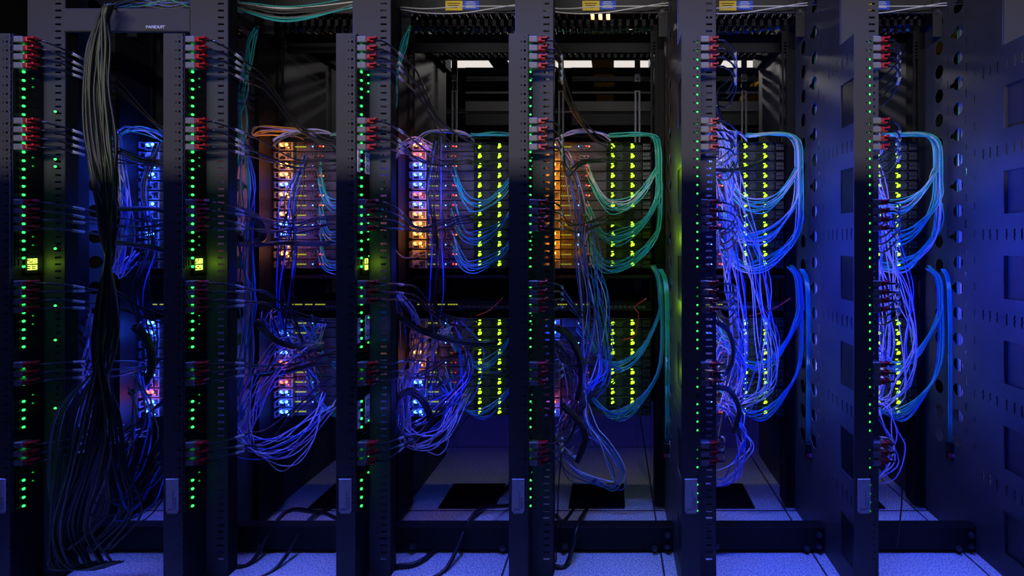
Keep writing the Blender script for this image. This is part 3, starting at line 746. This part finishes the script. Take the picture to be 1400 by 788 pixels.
# fourth rack
bn = BAY[0]
fan(0, 12, ['blue', 'teal2', 'blue', 'pale'], 0.0023, [(808, 300, 1.90), (811, 350, 1.84), (818, 400, 1.82), (828, 450, 1.82), (826, 510, 1.84), (800, 545, 1.87), (785, 560, 1.92)], 13,
    f'COL cable falling between the two stacks of {bn}', f'blue falls of {bn}')
fan(0, 8, ['blue', 'pale', 'teal2', 'violet'], 0.0022, [(798, 540, 1.88), (806, 580, 1.80), (826, 610, 1.76), (845, 645, 1.74), (842, 665, 1.74), (815, 660, 1.74), (785, 645, 1.74), (765, 615, 1.76)], 11,
    f'COL cable looping down under the lower stack of {bn}', f'low blue loops of {bn}')
fan(0, 10, ['darkc', 'grayc', 'blue', 'violet'], 0.0024, [(762, 200, 1.80), (775, 220, 1.78), (790, 280, 1.80), (798, 350, 1.80), (803, 430, 1.82), (797, 520, 1.84), (802, 600, 1.84)], 10,
    f'COL cable running down beside the red lights of {bn}', f'dark runs of {bn}')
fan(0, 14, ['grayc', 'darkc', 'violet'], 0.0026, [(760, 470, 1.76), (772, 480, 1.78), (785, 505, 1.80), (788, 540, 1.80), (776, 580, 1.78), (766, 600, 1.74)], 14,
    f'COL cable curved among the lower lamps of {bn}', f'curved crowd of {bn}')
fan(0, 9, ['pale', 'violet', 'grayc'], 0.0025, [(758, 595, 1.70), (768, 612, 1.72), (778, 622, 1.74), (790, 618, 1.76)], 9,
    f'short COL cable end near the strip foot of {bn}', f'short ends of {bn}')
# third rack
bn = BAY[-1]
fan(-1, 12, ['violet', 'pale', 'blue'], 0.0022, [(612, 450, 1.90), (585, 470, 1.82), (560, 510, 1.76), (549, 560, 1.72), (556, 598, 1.72), (582, 604, 1.74), (615, 585, 1.80), (632, 540, 1.88)], 15,
    f'COL cable in the wide loop low in {bn}', f'wide loops of {bn}')
fan(-1, 9, ['darkc', 'blue', 'darkc'], 0.0024, [(598, 190, 1.88), (592, 260, 1.84), (600, 330, 1.82), (594, 400, 1.82), (598, 470, 1.84), (590, 540, 1.88)], 14,
    f'COL cable hanging over the switch faces of {bn}', f'dark runs of {bn}')
fan(-1, 10, ['violet', 'pale', 'blue'], 0.0022, [(540, 402, 1.68), (556, 430, 1.74), (566, 470, 1.80), (562, 520, 1.80), (548, 560, 1.76), (540, 590, 1.72)], 14,
    f'COL cable curving behind the post of {bn}', f'left curves of {bn}')
fan(-1, 1, 'pale', 0.0022, [(608, 575, 1.88), (614, 590, 1.84), (613, 612, 1.80), (600, 622, 1.78), (584, 617, 1.78)], 2, f'single pale cable in a hook below the lower stack of {bn}', 'single hook cable')
fan(-1, 1, 'grayc', 0.0026, [(530, 325, 1.66), (548, 350, 1.76), (566, 352, 1.86), (588, 345, 1.92)], 2, f'grey cable curving in to the lowest orange light of {bn}', 'curved grey cable')
fan(-1, 6, ['violet', 'pale'], 0.0024, [(530, 232, 1.66), (545, 205, 1.78), (565, 195, 1.86), (588, 204, 1.92)], 9, f'COL cable arching to the top orange light of {bn}', f'top left arches of {bn}')
fan(-1, 10, ['blue', 'darkc', 'violet'], 0.0022, [(625, 440, 1.90), (640, 490, 1.84), (630, 540, 1.84), (590, 570, 1.84), (560, 585, 1.80)], 18,
    f'COL cable sweeping across the lower stack of {bn}', f'sweeps of {bn}')
# second rack
bn = BAY[-2]
fan(-2, 13, ['violet', 'pale', 'blue'], 0.0022, [(440, 470, 1.90), (400, 480, 1.82), (360, 520, 1.74), (335, 570, 1.68), (335, 605, 1.66), (370, 615, 1.70), (420, 590, 1.78), (450, 550, 1.86)], 18,
    f'COL cable in the wide loop low in {bn}', f'wide loops of {bn}')
fan(-2, 10, ['darkc', 'blue', 'darkc'], 0.0024, [(418, 215, 1.88), (400, 270, 1.84), (396, 330, 1.82), (385, 400, 1.82), (400, 460, 1.84), (430, 520, 1.88)], 16,
    f'COL cable hanging over the switch faces of {bn}', f'dark runs of {bn}')
fan(-2, 12, ['blue', 'violet', 'pale', 'teal2'], 0.0023, [(330, 190, 1.70), (336, 260, 1.72), (332, 340, 1.72), (338, 420, 1.72), (330, 500, 1.70), (320, 570, 1.68)], 14,
    f'COL cable hanging along the round holes of {bn}', f'left hangs of {bn}')
fan(-2, 2, 'pale', 0.0022, [(440, 560, 1.84), (430, 600, 1.78), (410, 632, 1.74), (385, 642, 1.72), (365, 630, 1.70)], 6, f'pale cable in the lowest loop of {bn}', f'lowest loop of {bn}')
fan(-2, 8, ['grayc', 'duct', 'violet'], 0.0022, [(345, 185, 1.80), (360, 178, 1.84), (395, 178, 1.88), (425, 184, 1.92)], 9, f'COL cable arching over the topmost switch of {bn}', f'top arches left of {bn}')
fan(-2, 10, ['blue', 'violet'], 0.0022, [(440, 440, 1.90), (420, 470, 1.86), (385, 470, 1.84), (370, 440, 1.84), (372, 425, 1.88)], 14,
    f'COL cable bunched above the lower lamps of {bn}', f'bunch of {bn}')
fan(-2, 7, ['teal2', 'teal'], 0.0028, [(352, 38, 1.84), (344, 60, 1.82), (337, 90, 1.80), (334, 130, 1.80), (332, 170, 1.80), (330, 230, 1.80)], 7,
    f'COL cable falling past the round holes of {bn}', f'teal falls of {bn}')
fan(-1, 6, ['teal2', 'teal'], 0.0026, [(560, 36, 1.86), (552, 60, 1.82), (542, 90, 1.80), (538, 130, 1.80), (536, 160, 1.80)], 5,
    f'COL cable falling past the round holes of {BAY[-1]}', f'teal falls of {BAY[-1]}')
# first rack
bn = BAY[-3]
fan(-3, 12, ['blue', 'pale', 'blue', 'violet'], 0.0022, [(162, 180, 1.80), (166, 230, 1.76), (176, 280, 1.76), (170, 330, 1.76), (164, 370, 1.80), (185, 350, 1.86)], 12,
    f'COL cable hanging beside the lit switches of {bn}', f'blue hangs of {bn}')
fan(-3, 12, ['pale', 'violet', 'blue'], 0.0022, [(128, 430, 1.74), (122, 480, 1.74), (120, 530, 1.72), (128, 580, 1.72), (150, 600, 1.74), (185, 590, 1.80)], 17,
    f'COL cable low in the middle of {bn}', f'low pale cables of {bn}')
fan(-3, 8, ['darkc', 'blue'], 0.0024, [(215, 200, 1.84), (195, 260, 1.82), (205, 330, 1.82), (190, 400, 1.80), (205, 470, 1.82), (195, 540, 1.84)], 13,
    f'COL cable crossing the lit switches of {bn}', f'dark runs of {bn}')
fan(-3, 8, ['blue', 'pale', 'teal2'], 0.0022, [(155, 190, 1.78), (175, 178, 1.82), (200, 180, 1.86), (225, 188, 1.90)], 7, f'COL cable arching over the lit switches of {bn}', f'top arches of {bn}')
fan(-3, 10, ['darkc', 'blue'], 0.0026, [(185, 520, 1.72), (190, 580, 1.62), (170, 640, 1.56), (150, 690, 1.54), (190, 690, 1.56), (225, 640, 1.62)], 24, f'COL loop hanging low in {bn}', f'low dark loops of {bn}')
# the thick dark bundle that hangs down the first rack
bundle_m = ['darkc', 'grayc', 'darkc', 'darkc', 'olive', 'blackc', 'blackc']
for j in range(34):
    a = R.uniform(-1, 1); b2 = R.uniform(-1, 1); zz = 1.53+0.022*b2
    if j % 3 == 2: tail = [(110+a*30, 560), (92+a*26, 650), (72+R.uniform(-6, 12), 730), (95+a*25, 778), (150+a*20, 768)]
    elif j % 3 == 1: tail = [(135+a*22, 580), (120+a*30, 650), (100+a*30, 720), (120+a*40, 770)]
    else: tail = [(150+a*15, 560), (158+a*22, 640), (165+a*35, 700), (120+a*40, 752)]
    ctrl = [(150+b2*4, 6), (146+b2*4, 16), (137+a*14, 60), (135+a*19, 120), (140+a*22, 190), (146+a*14, 250), (148+a*9, 320), (146-a*10, 400), (140-a*16, 480)]+tail
    if j < 5: ctrl = [(150, 6), (142, 14), (128+a*3, 45), (118+a*3, 95), (119+a*2, 160), (124+a*3, 220), (134+a*4, 265)]+ctrl[6:]
    pts = [at(px+R.uniform(-3, 3), min(py, 785), (zz if py < 690 else zz+0.03)) for px, py in ctrl]
    pts = [Vector((q.x, q.y, max(q.z, 0.008))) for q in pts]
    cable('patch_cable', pts, 0.0036, R.choice(bundle_m[:5]) if j < 12 else R.choice(bundle_m), 'COL cable in the thick bundle hanging in front of the rack', 'cable', 'thick dark hanging bundle', 6, 4)
# cables over the header, first rack to the second
for j in range(12):
    y0 = 8+R.uniform(-6, 6)
    pts = [at(147, 12+R.uniform(-3, 3), 1.55), at(165, y0, 1.60), at(195, y0-4+R.uniform(-5, 5), 1.66), at(230, 4+R.uniform(-6, 8), 1.70), at(262, 4+R.uniform(-6, 9), 1.74)]
    cable('patch_cable', pts, 0.0028, R.choice(['grayc', 'teal', 'darkc', 'blue']), 'COL cable lying along the grey header bar', 'cable', 'cables along the grey header')
for j in range(14):
    d_ = R.uniform(0, 1)
    pts = [at(300, 2+R.uniform(-3, 3), 1.70), at(340, 4+d_*14, 1.74), at(385, 8+d_*20+R.uniform(-2, 2), 1.76), at(430, 6+d_*18, 1.76), at(490, -2+d_*10+R.uniform(-4, 4), 1.74)]
    cable('patch_cable', pts, 0.0024, R.choice(['grayc', 'white', 'teal', 'grayc']), 'COL cable sagging across the rack top beside the grey header bar', 'cable', 'sagging cables across the second rack top')
# pale cables sagging under the stickers, teal runs along the grille
for k in (-1, 0, 1, 2):
    for j, (a, b2, c) in enumerate(((10, 18, 5), (7, 9, 8))):
        pts = [at(740, a+3, 1.84), at(775, (a+b2)/2+4, 1.86), at(820, b2, 1.86), at(865, (b2+c)/2, 1.86), at(905, c, 1.86), at(935, c-3, 1.86)]
        pts = [q+Vector((k*P, 0, 0)) for q in pts]
        cable('patch_cable', pts, 0.0023, 'white', f'{"sagging" if j == 0 else "taut"} pale cable before the header of {BAY[k]}', 'cable', 'pale cables at the headers')
for k in (-2, -1, 0, 1, 2):
    for j in range(7):
        y = 36+R.uniform(-3, 7)
        pts = [at(740, y, 2.02), at(775, y-1+R.uniform(-2, 2), 2.08), at(820, 43+R.uniform(-4, 4), 2.1), at(865, y+1, 2.08), at(890, 37+R.uniform(-4, 5), 2.0), at(918, 34+R.uniform(-3, 5), 1.94)]
        pts = [q+Vector((k*P, 0, 0)) for q in pts]
        cable('patch_cable', pts, 0.0026, R.choice(['teal', 'teal2', 'blue']), f'COL cable laid across the top grille of {BAY[k]}', 'cable', f'grille cables of {BAY[k]}')
# vertical teal cables seen through the round holes
for k in (1, 2, 3):
    for j in range(9):
        x = k*P-0.335+R.uniform(-0.012, 0.02); y = 1.80+R.uniform(-0.03, 0.05)
        pts = [Vector((x+R.uniform(-.004, .004), y+R.uniform(-.012, .012), z)) for z in (2.2, 1.9, 1.6, 1.3, 1.0, 0.7, 0.45)]
        nm = {1: 'smallest', 2: 'middle', 3: 'largest'}[k]
        cable('patch_cable', pts, 0.0032, R.choice(['teal', 'pale', 'teal', 'white']), f'COL cable glimpsed through the round holes of the {nm} blue panel', 'cable', f'cables behind the {nm} side panel')
    for z, c_, pw in ((0.7, (0.45, 0.4, 1.0), 0.5), (1.05, (0.45, 0.4, 1.0), 0.7), (1.55, (0.3, 0.7, 0.9), 0.4)):
        point('side_channel_glow', (k*P-0.27, 1.76, z), pw, c_, 0.02)  # fill light added to brighten the cables behind the holes
# red cables
for k in (-1, 0, 1):
    pts = [at(838, 432, 1.9), at(862, 424, 1.84), at(884, 408, 1.80)] if k else [at(850, 466, 1.86), at(868, 458, 1.84), at(873, 430, 1.84), at(868, 420, 1.82), at(884, 408, 1.80)]
    pts = [q+Vector((k*P, 0, 0)) for q in pts]
    cable('patch_cable', pts, 0.0026, 'redc', f'lone red cable over the lower stack of {BAY[k]}', 'cable', None)
# thick black cable bundles crossing the switches
def hose(pts, r, label):
    ctrl = [at(*q) for q in pts]; e = thing('cable_bundle', label, 'cable bundle', ctrl[0])
    for i in range(5):
        a = 2*math.pi*i/5; off = Vector((math.cos(a)*r*0.45, math.sin(a)*r*0.3, math.sin(a)*r*0.5))
        MB().tube([q-ctrl[0]+off+Vector((R.uniform(-.002, .002), 0, R.uniform(-.002, .002))) for q in ctrl], r*0.5, 6, 4).obj('cord', M['blackc'], e, True)
hose([(306, 285, 1.62), (330, 288, 1.68), (352, 300, 1.74), (360, 325, 1.78), (340, 332, 1.74), (322, 322, 1.70)], 0.014, 'thick black bundle curling back behind the post by the sagging top cables')
hose([(318, 333, 1.66), (350, 335, 1.74), (390, 332, 1.80), (430, 334, 1.84), (468, 330, 1.88)], 0.010, 'thick black bundle crossing the upper switches under the sagging top cables')
hose([(350, 440, 1.72), (372, 462, 1.78), (400, 474, 1.82), (440, 478, 1.86)], 0.012, 'thick black bundle crossing the lower switches under the sagging top cables')
hose([(352, 512, 1.72), (395, 508, 1.80), (430, 498, 1.84), (465, 492, 1.88)], 0.010, 'thin black bundle just over the lowest lamps under the sagging top cables')
hose([(545, 432, 1.70), (575, 452, 1.78), (610, 464, 1.82), (650, 470, 1.86), (680, 468, 1.9)], 0.014, 'thick black bundle crossing the lower switches of the wide-loop rack')
hose([(600, 526, 1.80), (630, 516, 1.84), (665, 512, 1.88), (690, 508, 1.9)], 0.009, 'thin black bundle crossing low in the wide-loop rack')
hose([(540, 545, 1.68), (560, 535, 1.74), (580, 550, 1.78), (588, 575, 1.80), (575, 600, 1.80)], 0.014, 'thick black bundle arching over the lowest blue lamp of the wide-loop rack')
hose([(762, 448, 1.72), (780, 462, 1.76), (793, 490, 1.78), (796, 520, 1.78), (790, 545, 1.76)], 0.016, 'thick black bundle arching beside the big blue lamp in the amber lit rack')
hose([(770, 555, 1.74), (790, 575, 1.76), (800, 600, 1.76), (790, 630, 1.74)], 0.014, 'thick black bundle hanging under the lower stack of the amber lit rack')
hose([(978, 440, 1.66), (994, 452, 1.68), (1003, 478, 1.70), (996, 505, 1.70), (980, 516, 1.68)], 0.011, 'thick black bundle arching in the lower half of the violet cable rack')
hose([(978, 530, 1.66), (998, 535, 1.68), (1010, 560, 1.70), (1004, 590, 1.70)], 0.011, 'thick black bundle arching over the lowest violet loops of the violet cable rack')
hose([(975, 232, 1.66), (1000, 233, 1.74), (1025, 228, 1.82), (1050, 218, 1.88)], 0.008, 'thin black bundle crossing the upper switches of the violet cable rack')
hose([(160, 205, 1.64), (180, 216, 1.70), (205, 222, 1.76), (232, 226, 1.80)], 0.010, 'upper black bundle crossing the blue lit switches behind the hanging dark bundle')
hose([(140, 284, 1.62), (175, 286, 1.70), (205, 285, 1.76), (232, 290, 1.80)], 0.010, 'middle black bundle crossing the blue lit switches behind the hanging dark bundle')
hose([(140, 330, 1.62), (175, 334, 1.70), (205, 338, 1.76), (232, 345, 1.80)], 0.010, 'lower black bundle crossing the blue lit switches behind the hanging dark bundle')
hose([(185, 446, 1.70), (203, 470, 1.74), (208, 500, 1.76), (195, 530, 1.74), (180, 536, 1.7)], 0.014, 'thick black bundle curving before the lower blue switches behind the hanging dark bundle')

# ---------------------------------------------------------------- floor things
for k in (-2, -1, 0, 1, 2):
    g = thing('floor_grommet', f'square black cable opening in the floor tile inside {BAY[k]}', 'floor grommet', (k*P-0.075, 2.085, 0.0), 'black floor openings in the racks')
    MB().box(-0.13, 0.13, -0.1, 0.1, 0.0, 0.006, 0.002).obj('frame', M['blackpl'], g)
    m_ = MB()
    for i in range(26): m_.box(-0.12+0.0094*i, -0.117+0.0094*i, -0.085, 0.085, 0.006, 0.010)
    m_.obj('brush', M['blackc'], g)
fl = [([(312, 775), (345, 768), (390, 735), (440, 700), (480, 680)], 'black floor cable running back under the sagging-cable rack', 0.009),
      ([(330, 800), (380, 775), (430, 738), (470, 712), (500, 695)], 'black cable on the floor before the beam of the sagging-cable rack', 0.007),
      ([(540, 775), (575, 768), (620, 730), (680, 680), (705, 655)], 'black floor cable running back under the wide-loop rack', 0.009),
      ([(560, 800), (610, 778), (650, 735), (700, 690), (740, 665)], 'thinner black floor cable beside a thicker one in the wide-loop rack', 0.008),
      ([(757, 775), (775, 772), (790, 755), (800, 700), (820, 668)], 'black cable on the floor of the amber lit rack, curling up past the beam', 0.009),
      ([(760, 740), (772, 712), (795, 680), (815, 655)], 'short black cable behind the beam of the amber lit rack', 0.008)]
for pts, lab, r in fl:
    q = []
    for px, py in pts:
        Z = F*(CZ-r)/(py-VY); v = at(px, py, Z)
        if 1.66 < Z < 1.79: v.z = 0.104+r if True else v.z
        q.append(v)
    cable('floor_cable', q, r, 'blackc', lab, 'cable', None, 8, 5)
for k in (0, 2):
    pts = [at(1237, 600, 1.72), at(1234, 660, 1.70), at(1232, 700, 1.69), at(1225, 748, 1.68)] if k == 2 else [at(770, 600, 1.72), at(764, 660, 1.70), at(762, 720, 1.70), at(760, 770, 1.66)]
    cable('patch_cable', pts, 0.003, 'darkc', f'dark cable hanging straight to the floor of {BAY[k]}', 'cable', None)

# ---------------------------------------------------------------- beyond and above the racks
for i, (x0, x1) in enumerate(((-4.0, -2.75), (-2.55, -1.35), (-1.15, -0.15), (0.0, 1.0), (1.2, 2.2), (2.45, 3.5))):
    for j, (y0, y1) in enumerate(((4.22, 4.34), (4.68, 4.90))):
        wrd = ['first', 'second', 'third', 'fourth', 'fifth', 'sixth'][i]
        l = thing('ceiling_light', f'white ceiling light panel beyond the racks, {wrd} in the {"nearer" if j == 0 else "farther"} line', 'ceiling light', ((x0+x1)/2, (y0+y1)/2, 3.2), 'ceiling lights of the far aisle')
        a, b_ = (x1-x0)/2, (y1-y0)/2
        MB().box(-a, a, -b_, b_, -0.02, -0.001).obj('diffuser', M['L_ceiling'], l)
        MB().box(-a-0.02, -a, -b_-0.02, b_+0.02, -0.03, 0).box(a, a+0.02, -b_-0.02, b_+0.02, -0.03, 0).box(-a, a, -b_-0.02, -b_, -0.03, 0).box(-a, a, b_, b_+0.02, -0.03, 0).obj('frame', M['black'], l)
for i, (x, lab) in enumerate(((-3.3, 'yellow cable duct under the ceiling beyond the dark-bundle rack'), (-2.55, 'yellow cable duct under the ceiling beyond the sagging-cable rack'), (-0.10, 'yellow cable duct under the ceiling beyond the amber lit rack'), (1.75, 'yellow cable duct under the ceiling beyond the violet cable rack'), (2.95, 'yellow cable duct under the ceiling beyond the rack between blue panels'))):
    wd = 0.11
    d = thing('cable_duct', lab, 'cable duct', (x, 4.2, 2.98), 'yellow ducts of the far aisle')
    m_ = MB().box(-wd, wd, -1.2, 1.4, 0, 0.008).box(-wd, -wd+0.008, -1.2, 1.4, 0, 0.09).box(wd-0.008, wd, -1.2, 1.4, 0, 0.09); m_.obj('trough', M['duct'], d)
    for j in range(3): MB().box(-wd-0.01, wd+0.01, -1.0+j*0.9, -0.97+j*0.9, -0.012, 0.0).box(-wd-0.01, -wd, -1.0+j*0.9, -0.97+j*0.9, -0.012, 0.22).box(wd, wd+0.01, -1.0+j*0.9, -0.97+j*0.9, -0.012, 0.22).obj('hanger', M['blackpl'], d)

build_cables(305)
